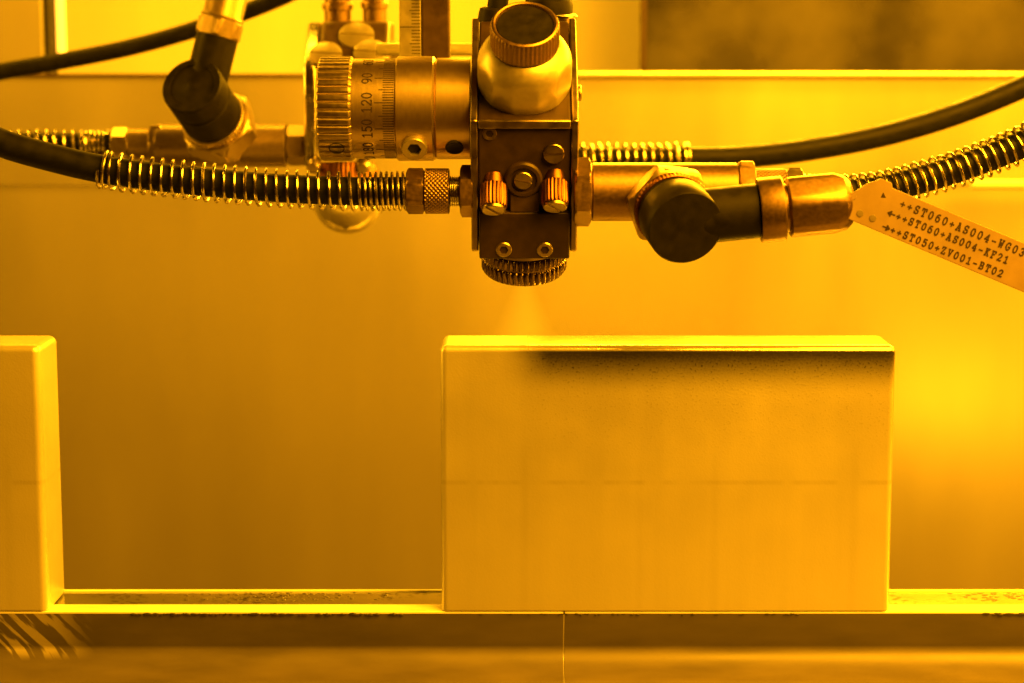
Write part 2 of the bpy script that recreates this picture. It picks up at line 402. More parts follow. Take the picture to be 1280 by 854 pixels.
# column beside the opening
xl = pxx(58, 40, YB+20)
struct(MB().box((-430, YB+12, z_rim-10), (xl, YB+40, 420)).build('corner_column', 'panel', bevel=1))
struct(MB().box((xl+.1, YB+14, z_rim-10), (xl+2.0, YB+34, 420)).build('gap_shade_strip', 'rubber'))  # dark strip stands in for the shaded gap beside the column
tag(MB().cyl(frame(P(77, 66, YB+45), (0, 0, 1)), 2.3, 0, 160, 24).build('glow_strip', glow), 'glowing thin upright strip in the window opening beside the corner column', 'strip')
# murky window in the opening
wn = thing('murky_window', P(1040, 86, YB+60), 'dark murky window above the bright rim of the back wall', 'window')
q0 = P(804, 86, YB+60); 
MB().box((q0.x, YB+60, q0.z-14), (470, YB+63, 420)).build('pane', 'murky', wn)
MB().box((q0.x-1.5, YB+58, q0.z-14), (q0.x+1.5, YB+66, 420)).build('edge_strip', 'gun', wn, .4)

# ------------------------------------------------------------------ rail that carries the cells
SEAM_X = P(705, 790, 0).x
SCRAPE_X = P(75, 790, 0).x*S
rail = thing('conveyor_rail', (SEAM_X, 10, -30), 'long metal conveyor rail with a butt joint, carrying the cells', 'rail')
prof = [(.6, -1.0), (4.9, -13.0)]
for k in range(1, 19):
    a = R(95*k/18); prof.append((4.9+.4-15*(1-math.cos(a)), -13.0-9*math.sin(a)))
prof += [(-150, prof[-1][1]+.3), (-150, -44), (27.2, -44), (27.2, -1.0)]
rails = []
for x0, x1 in ((-330, SEAM_X-.22), (SEAM_X+.22, 330)):
    b = MB().prism(prof, x0, x1)
    o = b.build('rail_segment', 'satin', rail, smooth=60)
    rails.append(o)
# the scrape marks sit at the far left end of the first segment; object coordinates start at that segment's centre
SCRAPE_X = SCRAPE_X-rails[0]['c'][0]*S
rm = rail_material()
for o in rails: o.data.materials[0] = rm
SCRAPE_X = -9
rails[1].data.materials[0] = rail_material()
for x0, x1 in ((-330, SEAM_X-.2), (SEAM_X+.2, 330)):
    MB().box((x0, .55, -.95), (x1, 9.6, 0)).build('support_strip', 'wearstrip', rail, .35, seg=4)
M['wet'] = wet_material()
MB().box((-330, 10.1, -.95), (330, 26.4, -.35)).build('wet_strip', 'wet', rail, .3)
MB().box((-330, 26.6, -.95), (330, 27.8, .3)).build('rear_lip', 'wearstrip', rail, .4, seg=4)
def blobs(x0, x1, y, z, n, rmax):
    b = MB()
    for _ in range(n):
        x = random.uniform(x0, x1); r = random.uniform(.25, rmax)
        mx = Matrix.Translation((x, y, z+random.uniform(-.3, .15))) @ Matrix.Diagonal((random.uniform(1, 2.6), .5, random.uniform(.5, 1.1), 1))
        b.rev(mx, [(0, -r), (r*.8, -r*.6), (r, 0), (r*.8, r*.6), (0, r)], 8)
    return b
o = blobs(P(165, 766, 0).x, P(505, 766, 0).x, .45, -1.0, 110, .6).build('dried_coating', 'coat', rail); o['kind'] = 'stuff'
o = blobs(P(1232, 766, 0).x, P(1300, 766, 0).x, .45, -.9, 26, .7).build('dried_coating', 'coat', rail); o['kind'] = 'stuff'
o = blobs(P(600, 766, 0).x, P(1000, 766, 0).x, .5, -1.0, 40, .35).build('dried_coating', 'coat', rail); o['kind'] = 'stuff'
MB().prism([(y+.25, z-.25) for y, z in prof], SEAM_X-.18, SEAM_X+.18).build('joint_shim', 'trim', rail, smooth=60)
# spatter on the wet strip
b = MB()
for _ in range(150):
    x = random.gauss(P(345, 745, 15).x, 17); y = random.uniform(15, 26); r = random.uniform(.15, .7)
    b.rev(Matrix.Translation((x, y, -.35)) @ Matrix.Diagonal((1.4, 1, .35, 1)), [(r, -.1), (r*.8, r*.5), (0, r*.7)], 8)
for _ in range(60):
    x = random.gauss(P(1262, 745, 15).x, 9); y = random.uniform(15, 26); r = random.uniform(.2, .9)
    b.rev(Matrix.Translation((x, y, -.35)) @ Matrix.Diagonal((1.5, 1, .35, 1)), [(r, -.1), (r*.8, r*.5), (0, r*.7)], 8)
o = b.build('spatter', 'coat', rail); o['kind'] = 'stuff'

# ------------------------------------------------------------------ battery cells
def rounded_cell(x0, x1, y0, y1, z0, z1, rv=3.2, rt=2.2, rb=.8):
    """upright can: rounded upright corners, rolled top edge"""
    def ring(ins, z, n=8):
        out = []; r = max(.05, rv-ins)
        for cx, cy, a0 in ((x1-rv, y1-rv, 0), (x0+rv, y1-rv, 90), (x0+rv, y0+rv, 180), (x1-rv, y0+rv, 270)):
            for k in range(n+1):
                a = R(a0+90*k/n); out.append((cx+r*math.cos(a), cy+r*math.sin(a), z))
        return out
    rows = []
    for k in range(5): a = R(90*k/4); rows.append(ring(rb*(1-math.sin(a)), z0+rb*(1-math.cos(a))))
    for k in range(9): a = R(90*k/8); rows.append(ring(rt*(1-math.cos(a)), z1-rt*(1-math.sin(a))))
    m = len(rows[0]); vs = [p for r in rows for p in r]; fs = []
    for i in range(len(rows)-1):
        for k in range(m): fs.append((i*m+k, i*m+(k+1) % m, (i+1)*m+(k+1) % m, (i+1)*m+k))
    fs += [list(range(m-1, -1, -1)), [(len(rows)-1)*m+k for k in range(m)]]
    return MB().add(vs, fs)
xa, xb = P(550.5, 500, 0).x, P(1119, 500, 0).x
c1 = rounded_cell(xa, xb, 0, 26, .03, 89.7, 2.2, 2.4).build('battery_cell', 'cell', smooth=30)
c1.color = (1, 1, 1, 1)
tag(c1, 'rectangular aluminium battery cell under the nozzle, dark coating on its upper face', 'battery cell', 'battery cells on the rail')
x2 = P(55.5, 600, 0).x
c2 = rounded_cell(x2-149, x2, 0, 26, .03, 89.7, 3.0, 2.4).build('battery_cell', 'cell', smooth=30)
c2.color = (1, 1, 1, 0)
tag(c2, 'uncoated battery cell cut off by the picture edge, its narrow side showing', 'battery cell', 'battery cells on the rail')

# ------------------------------------------------------------------ front spray gun
TILT = R(20)
O = P(655, 334, 12)
GX = Vector((1, 0, 0)); GY = Vector((0, math.cos(TILT), math.sin(TILT))); GZ = Vector((0, -math.sin(TILT), math.cos(TILT)))
G = Matrix(((1, 0, 0, O.x), (0, GY.y, GZ.y, O.y), (0, GY.z, GZ.z, O.z), (0, 0, 0, 1)))
def gp(x, y, z): return G @ Vector((x, y, z))
gun = thing('spray_gun', O, 'black block spray gun with knurled nozzle ring right above the middle cell', 'spray gun', 'spray guns over the rail')
bodyp = [(-12.6, 9.6), (-12.6, 57), (30, 75), (30, 60), (14, 45), (14, 9.6)]
MB().prism(bodyp, -14.6, 14.6, G).build('body', 'gun', gun, .7)
# side plates
sp_ = [(-13.6, 12.5), (-13.6, 57.2), (30.4, 75.8), (30.4, 58), (16, 44), (16, 16), (12, 11), (-11, 11)]
for x0, x1 in ((-17, -14.75), (14.75, 16.9)):
    MB().prism(sp_, x0, x1, G).build('side_plate', 'plate', gun, .45)
# lower front plate
MB().box((-14.5, -15.2, 10.2), (14.5, -12.65, 26.5), G).build('front_plate', 'gun', gun, .5)
for x in (-6.6, 6.6):
    mx = frame(gp(x, -15.1, 13.6), -GY)
    socket(gun, 'socket_screw', mx, 2.6, .5, 'satin', 1.4)
# front edge moulding below the slanted deck
MB().box((-14.5, -13.9, 54.6), (14.5, -12.65, 57.4), G).build('edge_strip', 'plate', gun, .4)
# nozzle ring
def knurl_rf(n, d, rows=None):
    def rf(r, h, a):
        return r-d*(.5-.5*math.cos(a*n))**2
    return rf
def ring_rf(r, h, a):
    return r-(.75*(.5+.5*math.cos(a*44))**1.5 if r > 13.4 else 0)
nz = MB()
nz.rev(G, [(0, 9.9), (12.4, 9.9), (12.6, 8.6), (13.9, 8.3), (14.1, 7.8), (14.1, 5.0), (13.3, 4.6), (13.3, 4.1), (14.1, 3.7), (14.1, .6), (13.3, -.5), (10, -.9), (5.5, -.9), (4.5, -1.4), (1.2, -1.4), (1.0, -.4), (0, -.4)], 264, ring_rf)
nz.build('nozzle_ring', 'ringmetal', gun, smooth=35)
def bowtie(s_): pass
# curved lip over the ring
MB().rev(G, [(12.6, 8.7), (13.6, 8.7), (13.6, 10.1), (12.6, 10.1), (12.6, 8.7)], 96).build('ring_lip', 'plate', gun)
# two copper knurled adjusters
AD = (Vector((0, -math.cos(R(60)), -math.sin(R(60))))).normalized()
for x, z in ((-9.8, 37.4), (9.6, 38.4)):
    org = gp(x, -11.0, z)
    mx = frame(org, AD)
    b = MB().rev(mx, [(0, 0), (3.2, 0), (3.2, 3.5), (0, 3.5)], 32); b.build('adjuster_neck', 'copper', gun)
    kn = MB().rev(mx, [(0, 3.4), (4.0, 3.4), (4.35, 3.9), (4.35, 10.6), (3.95, 11.2), (0, 11.2)], 192, lambda r, h, a: r-(.42*(.5+.5*math.cos(a*22)) if r > 4.2 else 0))
    k = kn.build('adjuster_knob', 'copper', gun, smooth=35)
    slotted(k, 'slot_face', frame(org+AD*11.25, AD), 3.7, 1.0, R(130 if x < 0 else 125), 'plate', .13)
# boss with slotted screw between them
mx = frame(gp(-.3, -12.6, 37.2), -GY)
MB().rev(mx, [(0, 0), (6.0, 0), (6.0, 1.0), (5.4, 1.6), (4.4, 1.6), (4.0, .8), (0, .8)], 48).build('boss', 'gun', gun, smooth=30)
slotted(gun, 'slot_screw', frame(gp(-.4, -13.4, 37.4), -GY), 2.9, 1.6, R(-12), 'satin', .15)
b = MB().prism([(-15.0, 26.6), (-12.7, 26.6), (-12.7, 33), (-13.4, 33)], -4.6, 4.6, G); b.build('boss_foot', 'gun', gun, .3)
slotted(gun, 'slot_screw', frame(gp(9.2, -12.6, 46.2), -GY), 3.3, 1.5, R(2), 'plate', .13)
socket(gun, 'plug_screw', frame(gp(-11.0, -12.6, 52.6), -GY), 2.3, .35, 'plate', .9)
# slanted deck: big hexagon nut and knurled cap
KA = R(43); K = Vector((0, -math.sin(KA), math.cos(KA))); U = Vector((0, math.cos(KA), math.sin(KA)))
B = P(655, 115, 0); E = gp(0, -12.6, 57); B = E+U*16.5; B.x = O.x
mx = frame(B, K)
def hexsoft(apo, rot):
    def rf(r, h, a):
        t = ((a+rot) % (math.pi/3))-math.pi/6
        return min(r, apo/math.cos(t))
    return rf
prof = [(0, -.5), (14.0, -.5), (14.5, .2), (14.8, 1.5), (14.9, 3.0), (14.9, 9.5), (14.6, 11.2), (14.0, 12.6), (13.2, 13.9), (12.3, 15.0), (11.4, 15.9), (10.5, 16.5), (0, 16.9)]
ckn = MB().rev(mx, prof, 120, hexsoft(14.2, R(0)))
cn = ckn.build('cap_nut', 'pale', gun, smooth=24)
prof = [(0, 16.7), (9.6, 16.7), (10.6, 17.2), (10.8, 17.6), (10.8, 24.2), (10.3, 25.2), (9.7, 25.5), (9.2, 25.3), (8.9, 24.4), (0, 24.4)]
MB().rev(mx, prof, 288, lambda r, h, a: r-(.35*(.5+.5*math.cos(a*48)) if r > 10.7 else 0)).build('knurled_cap', 'nickel', cn, smooth=35)
MB().rev(mx, [(0, 24.45), (8.85, 24.45), (8.6, 24.75), (0, 24.75)], 64).build('cap_disc', 'plastic', cn)
# grub screw head on the right flank
MB().cyl(frame(gp(16.9, 2, 60.5), (1, 0, 0)), 2.5, 0, 1.2, 24, .3).build('flank_screw', 'satin', gun)
# push-in couplings on top of the gun
for px, py, r, h in ((613, 52, 3.6, 7), (707, 48, 3.9, 8)):
    p = P(px, py, 24)
    MB().cyl(frame(p, (0, -.25, 1)), r, -6, h, 32, .5).build('push_coupling', 'satin', gun)

# tubes plugged into the couplings
def air_tube(pts, r, name, label, collar):
    t = thing(name, pts[0], label, 'air tube', 'tubes plugged into the gun tops')
    d = (pts[1]-pts[0]).normalized()
    MB().rev(frame(pts[0], d), [(0, -1), (collar, -1), (collar, 1.5), (collar*.96, 3.4), (collar*.7, 4.2), (0, 4.2)], 40).build('release_collar', 'plastic', t)
    MB().tube(spline(pts, 10), r, 20).build('tube', 'rubber', t)
    return t
p = P(619, 26, 22); air_tube([p, p+Vector((2, -1, 14)), p+Vector((5, 0, 45)), p+Vector((8, 4, 110))], 3.4, 'air_tube', 'thin black air tube with round collar, left behind the knurled cap', 5.8)
p = P(686, 12, 20); air_tube([p, p+Vector((0, -2, 14)), p+Vector((3, -2, 45)), p+Vector((8, 0, 110))], 5.4, 'air_tube', 'thick black air tube with wide collar, right behind the knurled cap', 8.0)

# ------------------------------------------------------------------ angle dial at the gun's left
YD = 4.0
dc = P(520, 136, YD); sD = mmpx(dc); r0 = 65*sD
def dx(px): return P(px, 136, YD).x
dial = thing('angle_dial', (dx(590), dc.y, dc.z), 'steel angle dial with degree numbers and fluted grip, clamped beside the gun', 'dial')
DM = frame((0, dc.y, dc.z), (1, 0, 0))
# frame: local z = +x
nfl = 40
def flute(r, h, a): return r-(.8*(max(0, math.cos(a*nfl))**4) if r > r0*.985 else 0)
MB().rev(DM, [(0, dx(400)), (r0*.93, dx(400)), (r0*.985, dx(402)), (r0*1.0, dx(404)), (r0*1.0, dx(440)), (r0*.955, dx(443)), (0, dx(443))], 320, flute).build('fluted_grip', 'satin', dial, smooth=35)
rs = r0*.955
sc_ = MB().rev(DM, [(0, dx(443)+.02), (rs, dx(443)+.02), (rs, dx(496)), (0, dx(496))], 128).build('scale_sleeve', 'brushed', dial, smooth=35)
# printed degrees
def on_drum(th, x, lift): return Vector((x, dc.y-(rs+.03+lift)*math.cos(th), dc.z+(rs+.03+lift)*math.sin(th)))
def th_of(n): return R(38-(n-90))
tk = MB()
for n in range(0, 360, 3):
    th = th_of(n); L = 25 if n % 30 == 0 else (20 if n % 15 == 0 else 15); w = .16/rs
    xs = dx(497-L)
    tk.add([on_drum(th-w, xs, 0), on_drum(th+w, xs, 0), on_drum(th+w, dx(495.5), 0), on_drum(th-w, dx(495.5), 0)], [(0, 1, 2, 3)])
tk.build('degree_marks', 'ink', sc_)
for n in range(0, 360, 30):
    tx = str(n) if n else '0'; size = 11.8*sD; adv = size*.74; wtot = adv*(len(tx)-1)+size*.6; b = MB()
    def place(u, v, l, n=n, wtot=wtot): return on_drum(th_of(n)+(u-wtot/2)/rs, dx(468.5)-v, l)
    lettering(b, tx, place, size, adv, .42).build('numeral', 'ink', sc_)
cl = MB().rev(DM, [(0, dx(496)+.05), (r0*.96, dx(496)+.05), (r0*1.0, dx(498)), (r0*1.0, dx(542)), (r0*.965, dx(544.5)), (0, dx(544.5))], 128).build('clamp_ring', 'brushed', dial, smooth=35)
sth = math.asin((136-181)/65)
sdir = Vector((0, -math.cos(sth), math.sin(sth)))
p = Vector((dx(520), dc.y, dc.z))+sdir*(r0*.97)
sk = Vector((0, -.86, -.51)).normalized()
socket(cl, 'clamp_screw', frame(p, sk), 4.1, 2.6, 'pale', 1.5)
MB().rev(frame(p+sk*1.25, sk), [(0, 0), (2.2, 0), (2.2, .12), (0, .12)], 24).build('socket_shade_disc', 'dark', cl)  # black disc laid in the socket as its inner shade
sl = MB().rev(DM, [(0, dx(544.5)+.05), (r0*.93, dx(544.5)+.05), (r0*.97, dx(547)), (r0*.97, dx(588)), (0, dx(588))], 128).build('rear_sleeve', 'brushed', dial, smooth=35)
for par, px, rr in ((sl, 569, 2.6), (dial, 424, 2.3)):
    p = Vector((dx(px), dc.y, dc.z))+Vector((0, -math.cos(R(-47)), math.sin(R(-47))))*(r0*.985)
    MB().rev(frame(p, Vector((0, -math.cos(R(-47)), math.sin(R(-47))))), [(0, .14), (rr-.2, .14), (rr, .3), (rr+.25, .3), (rr+.4, -1)], 32).build('hole_shade_disc', 'dark', par)  # raised dark disc, the shade of a hole drawn as colour

# ------------------------------------------------------------------ hoses
def hose(name, pts, r, label, spring=None, group='hoses on the spray guns', tight=None, coil=None, wire=.5, pitch=3.3):
    path = spline(pts, 24)
    t = thing(name, pts[-1], label, 'hose', group)
    MB().tube(path, r, 24).build('tube', 'rubber', t)
    if spring:
        i0, i1 = int(spring[0]*(len(path)-1)), int(spring[1]*(len(path)-1))
        seg = path[i0:i1+1]; L = sum((b-a).length for a, b in zip(seg, seg[1:]))
        def pt(d):
            if tight and d > L-tight: return 1.75
            if d < 2.6: return 1.5
            return pitch*(1+.05*math.sin(d*.9))
        helix(seg, coil, pt, wire, 20, 8, .06).build('spring_sleeve', 'wire', t)
    return t
YH = -6.
hp = [P(-60, 150, YH), P(0, 178, YH), P(60, 196, YH), P(130, 212, YH), P(220, 224, YH), P(330, 234, YH), P(430, 239, YH), P(508, 239, YH)]
h1 = hose('air_hose', hp, 4.55, 'black hose in an open wire spring, curving below the angle dial', (.428, 1.0), tight=15, coil=5.95, pitch=3.35)
fx = lambda px: P(px, 239, YH).x
FM = frame((0, YH, P(540, 239, YH).z), (1, 0, 0)); sH = mmpx(P(540, 239, YH))
MB().nut(FM, 6.4, fx(508), fx(531), .7, rot=R(30)).build('hose_nut', 'nickel', h1, smooth=24)
def diamond(r, h, a): return r-(.5*(1-max(abs(math.cos(a*15+h*2.3)), abs(math.cos(a*15-h*2.3)))**1) if r > 7.25 else 0)
pr = [(0, fx(531)+.05), (6.6, fx(531)+.05), (7.3, fx(532))]+[(7.3, fx(532)+(fx(561)-fx(532))*k/36) for k in range(1, 37)]+[(6.7, fx(562)), (0, fx(562))]
MB().rev(FM, pr, 240, diamond).build('knurled_ring', 'nickel', h1, smooth=50)
pr = [(0, fx(562)+.05)]
for k in range(5):
    a = fx(562)+(fx(575)-fx(562))*k/5; pr += [(4.6, a+.1), (5.1, a+.35), (4.6, a+.6)]
pr += [(0, fx(575))]
MB().rev(FM, pr, 40).build('thread', 'steel', h1, smooth=35)
MB().nut(FM, 7.3, fx(575)+.05, fx(592), .6, rot=R(30)).build('port_nut', 'nickel', h1, smooth=24)

# ------------------------------------------------------------------ right-hand tee, swivel elbow, hose, tag
YT = -8.
tz = P(780, 240, YT).z
TM = frame((0, YT, tz), (1, 0, 0)); tx = lambda px: P(px, 240, YT).x; sT = mmpx(P(780, 240, YT))
tee = thing('swivel_elbow', (tx(833), YT, tz), 'large black swivel elbow on a dark tee at the gun\'s right port', 'pipe fitting', 'swivel elbows')
MB().nut(TM, 9.6, tx(717), tx(739), .8, rot=R(30)).build('port_nut', 'nickel', tee, smooth=24)
MB().cyl(TM, 9.3, tx(739)+.05, tx(921), 48, .4).build('tee_barrel', 'nickel', tee)
MB().nut(TM, 9.2, tx(921)+.05, tx(942), .7, rot=R(12)).build('end_nut', 'nickel', tee, smooth=24)
ba = Vector((.21, -.93, -.31)).normalized()
b0 = Vector((tx(824), YT, tz))
def along(px, py, d):   # point on the branch axis
    return b0+ba*d
BM = frame(b0, ba)
MB().cyl(BM, 9.0, 2, 11, 40, .5).build('branch_neck', 'nickel', tee)
fl = MB().nut(BM, 12.2, 8.5, 13.5, 1.1, rot=R(8)).build('hex_flange', 'satin', tee, smooth=24)
MB().rev(BM, [(0, 13.55), (12.0, 13.55), (12.2, 14), (12.2, 15.6), (11.6, 16), (0, 16)], 240, lambda r, h, a: r-(.3*(.5+.5*math.cos(a*60)) if r > 12.1 else 0)).build('knurled_washer', 'copper', tee, smooth=35)
ce = b0+ba*27
MB().rev(BM, [(0, 16.05), (11.2, 16.05), (11.4, 16.6), (11.4, 17.4), (10.9, 17.8), (11.6, 18.2), (11.9, 18.8), (11.9, 29.6), (11.5, 30.2), (0, 30.2)], 64).build('swivel_head', 'plastic', tee, smooth=35)
# arm
aa = Vector((1, -.02, .10)).normalized(); a0 = b0+ba*20.0+Vector((0, 0, -.9)); AM = frame(a0, aa)
MB().cyl(AM, 8.6, 1, 25.5, 48, .4).build('elbow_arm', 'plastic', tee)
MB().rev(AM, [(0, 25.55), (9.9, 25.55), (10.1, 26), (10.1, 32.8), (9.8, 33.2), (7.5, 33.2), (7.5, 35.3), (0, 35.3)], 48).build('arm_collar', 'nickel', tee, smooth=35)
MB().rev(AM, [(0, 34.4), (8.3, 34.4), (9.5, 35), (9.7, 36), (9.7, 49), (8.6, 52.0), (7.0, 53.8), (5.2, 54.6), (0, 54.6)], 72, hexsoft(8.95, R(14))).build('gland_nut', 'nickel', tee, smooth=24)
# spring hose leaving the tee end
ys = YT
def q(px, py, Y=None): return P(px, py, YT if Y is None else Y)
rp = [q(985, 240, YT), q(1040, 242, YT), q(1100, 237, YT+1), q(1160, 222, YT+2), q(1220, 203, YT+3), q(1290, 174, YT+4), q(1370, 130, YT+6)]
rp = rp[::-1]
h2 = hose('air_hose', rp, 4.5, 'spring sleeved black hose rising to the picture edge above the printed tag', (0, 1.0), tight=15, coil=5.75, pitch=3.0)
pr = [(0, tx(943)), (6.6, tx(943)), (7.4, tx(944))]+[(7.4, tx(944)+(tx(981)-tx(944))*k/40) for k in range(1, 41)]+[(6.7, tx(982)), (0, tx(982))]
MB().rev(TM, pr, 240, diamond).build('knurled_ring', 'nickel', h2, smooth=50)
MB().nut(TM, 6.7, tx(982)+.05, tx(1003), .7, rot=R(30)).build('hose_nut', 'satin', h2, smooth=24)

# printed tag
YG = -34.
tg0 = P(1070, 247, YG); an = R(-22.5)
tu = Vector((math.cos(an), 0, math.sin(an))); tv = Vector((-math.sin(an)*1.0, 0, math.cos(an)))
tn = tu.cross(tv); sG = mmpx(tg0)
def tp(u, v, w=0): return tg0+tu*u+tv*v-Vector((0, w, 0))
lt = thing('printed_tag', tg0, 'long plastic tag with three lines of printed codes hanging off the elbow nut', 'tag')
hw = 28.3*sG
outline = [(0, -hw), (90, -hw), (90, hw), (9, hw), (8.2, hw+1.3), (4.6, hw+1.3), (3.2, hw-.1), (1.4, hw-1.6), (-2.2, 0), (-2.6, -hw+3.0), (-1.4, -hw+.8)]
b = MB(); n = len(outline)
b.add([tp(u, v, 0) for u, v in outline]+[tp(u, v, .8) for u, v in outline],
      [list(range(n)), list(range(2*n-1, n-1, -1))]+[(i, i+n, (i+1) % n+n, (i+1) % n) for i in range(n)])
tb = b.build('tag_strip', 'tag', lt, .15)
def tagline(text, px, py, advpx, capx, ang):
    p0 = P(px, py, YG-.85); s_ = mmpx(p0); a = R(ang)
    uu = Vector((math.cos(a), 0, math.sin(a))); vv = Vector((-math.sin(a), 0, math.cos(a)))
    b = MB()
    lettering(b, text, lambda u, v, l: p0+uu*u+vv*v-Vector((0, .03+l, 0)), capx*s_, advpx*s_, 1.75*s_)
    b.build('printed_line', 'ink', lt)
tagline('++ST060+AS004-WG03', 1124.3, 258.5, 9.58, 9.3, -21.7)
tagline('<++ST060+AS004-KF21', 1111.5, 270.5, 8.62, 8.5, -21.7)
tagline('>++ST050+ZV001-BT02', 1104.5, 287.5, 8.62, 8.5, -21.7)
p0 = P(1101, 247, YG-.86)
MB().add([p0, p0+Vector((1.6, 0, -.1)), p0+Vector((.7, 0, 1.6))], [(0, 1, 2)]).build('punched_mark', 'ink', lt)
for px, py in ((1075, 267), (1091, 273)):
    p0 = P(px, py, YG-.86); MB().rev(frame(p0, (0, -1, 0)), [(0, 0), (1.1, 0), (1.0, .12), (.2, .16), (0, .16)], 20).build('rivet', 'rivet', lt)
e = a0+aa*54
MB().tube(spline([e, e+Vector((2.2, -1, -.5)), tp(-1.2, 0, .3)], 8), 1.3, 10).build('tie', 'tag', lt)

# ------------------------------------------------------------------ rear spray gun
YR = 165.
sR = mmpx(P(433, 150, YR))
def rx(px, Y=YR): return P(px, 150, Y).x
def rz(py, Y=YR): return P(433, py, Y).z
rg = thing('spray_gun', P(434, 250, YR), 'rear spray gun behind the dial, with polished dome cap and slotted discs', 'spray gun', 'spray guns over the rail')
yf = YR-12
# slanted upper block
body = [(yf, rz(190)), (yf, rz(78)), (yf+17, rz(26)), (yf+46, rz(26)), (yf+46, rz(190))]
MB().prism(body, rx(402), rx(488)).build('body', 'gunrear', rg, 1.6, seg=3)
MB().prism([(yf-1, rz(206)), (yf-1, rz(150)), (yf-1, rz(82)), (yf+22, rz(28)), (yf+40, rz(28)), (yf+40, rz(206))], rx(384), rx(400)).build('side_plate', 'steel', rg, 1.0)
nrm = Vector((0, -(rz(26)-rz(78)), 17)).normalized()
for px, py, r, dd in ((447, 46, 22, 0), (411, 70, 20, 0), (466, 68, 21, 0)):
    f = (rz(py)-rz(78))/(rz(26)-rz(78)); p = Vector((rx(px), yf+17*f, rz(py)))
    slotted(rg, 'slotted_disc', frame(p, nrm), r*sR, 1.3+.4*(py > 60), R(-95+90), 'pale', .07)
for px, py, r in ((419, 24, 17), (466, 22, 15)):
    p = Vector((rx(px), yf+30, rz(py)))
    MB().rev(frame(p, (0, -.1, 1)), [(0, -1), (r*sR, -1), (r*sR, 4), (r*sR*1.15, 4.5), (r*sR*1.15, 6.5), (r*sR*.95, 7.2), (r*sR*.95, 24), (0, 24)], 40).build('push_coupling', 'nickel', rg, smooth=35)
for px in (391, 452):
    MB().rev(frame(P(px+2, 206, yf-1), (0, -1, -.3)), [(0, -3), (9*sR, -3), (9*sR, 3), (6*sR, 4.4), (0, 4.8)], 24).build('clamp_bolt', 'satin', rg, smooth=35)
# nozzle: knurled collar and polished dome
na = Vector((0, -.62, -.78)).normalized()
dcn = P(434, 254, YR-6); NM = frame(dcn, na); rd = 47*sR
MB().rev(frame(dcn, Vector((0, .12, 1)).normalized()), [(0, 4), (36*sR, 4), (38*sR, 5), (38*sR, 14), (34*sR, 16), (0, 16)], 200, lambda r, h, a: r-(.5*(.5+.5*math.cos(a*40)) if r > 37*sR else 0)).build('knurled_collar', 'copper', rg, smooth=35)
pr = [(0, -4), (rd*.9, -4), (rd*1.0, -2.5), (rd*1.0, -.5), (rd*.93, 0)]
for k in range(1, 16):
    a = R(90*k/16); pr.append((rd*.90*math.cos(a), rd*.78*math.sin(a)))
pr += [(.9, rd*.78), (.8, rd*.70), (0, rd*.70)]
MB().rev(NM, pr, 72).build('dome_cap', 'dome', rg, smooth=35)
MB().cyl(frame((rx(488), yf+30, rz(62)), (1, 0, 0)), 3.6, 0, 10, 24).build('port_stub', 'satin', rg)

# rear swivel elbow with tee
RT = frame((0, YR, rz(182)), (1, 0, 0))
te2 = thing('swivel_elbow', (rx(285), YR, rz(182)), 'blurred brown swivel elbow pointing up behind the front hose', 'pipe fitting', 'swivel elbows')
MB().cyl(RT, 27*sR, rx(196), rx(358), 48, .4).build('tee_barrel', 'nickelrear', te2)
MB().nut(RT, 25*sR, rx(188), rx(205), .8).build('end_nut', 'nickelrear', te2, smooth=24)
MB().nut(RT, 22*sR, rx(359), rx(384), .8, rot=R(30)).build('port_nut', 'nickelrear', te2, smooth=24)
c0 = Vector((rx(290), YR, rz(184))); ca = Vector((-.19, -.84, .51)).normalized(); CM = frame(c0, ca)
MB().cyl(CM, 27*sR, 2, 13, 40, .5).build('branch_neck', 'nickelrear', te2)
MB().nut(CM, 42*sR, 12, 22, 2.0, rot=R(10)).build('hex_flange', 'satin', te2, smooth=24)
MB().rev(CM, [(0, 22), (38*sR, 22), (40*sR, 22.5), (40*sR, 25), (38*sR, 25.5), (0, 25.5)], 240, lambda r, h, a: r-(.4*(.5+.5*math.cos(a*50)) if r > 39*sR else 0)).build('knurled_washer', 'satin', te2, smooth=35)
MB().rev(CM, [(0, 25.5), (36*sR, 25.5), (37*sR, 26), (37*sR, 39), (35*sR, 39.6), (35*sR, 40.4), (37*sR, 40.8), (37*sR, 49), (35.5*sR, 49.8), (28*sR, 49.8), (27*sR, 49.1), (10*sR, 49.3), (5*sR, 49.9), (0, 50.2)], 64).build('swivel_head', 'plastic', te2, smooth=30)
u0 = c0+ca*38; ua = (P(291, -30, u0.y+4)-P(259, 98, u0.y)).normalized(); UM = frame(u0, ua)
def al(py): return (P(259+(98-py)*.25, py, u0.y)-u0).length
MB().cyl(UM, 25*sR, 4, al(46), 48, .4).build('elbow_arm', 'plastic', te2)
MB().nut(UM, 25.5*sR, al(47), al(24), 1.0, rot=R(20)).build('arm_collar', 'nickelrear', te2, smooth=24)
MB().rev(UM, [(0, al(24)), (25*sR, al(24)), (26*sR, al(22)), (24*sR, al(18)), (24*sR, al(-80)), (0, al(-80))], 48).build('arm_pipe', 'nickelrear', te2, smooth=35)

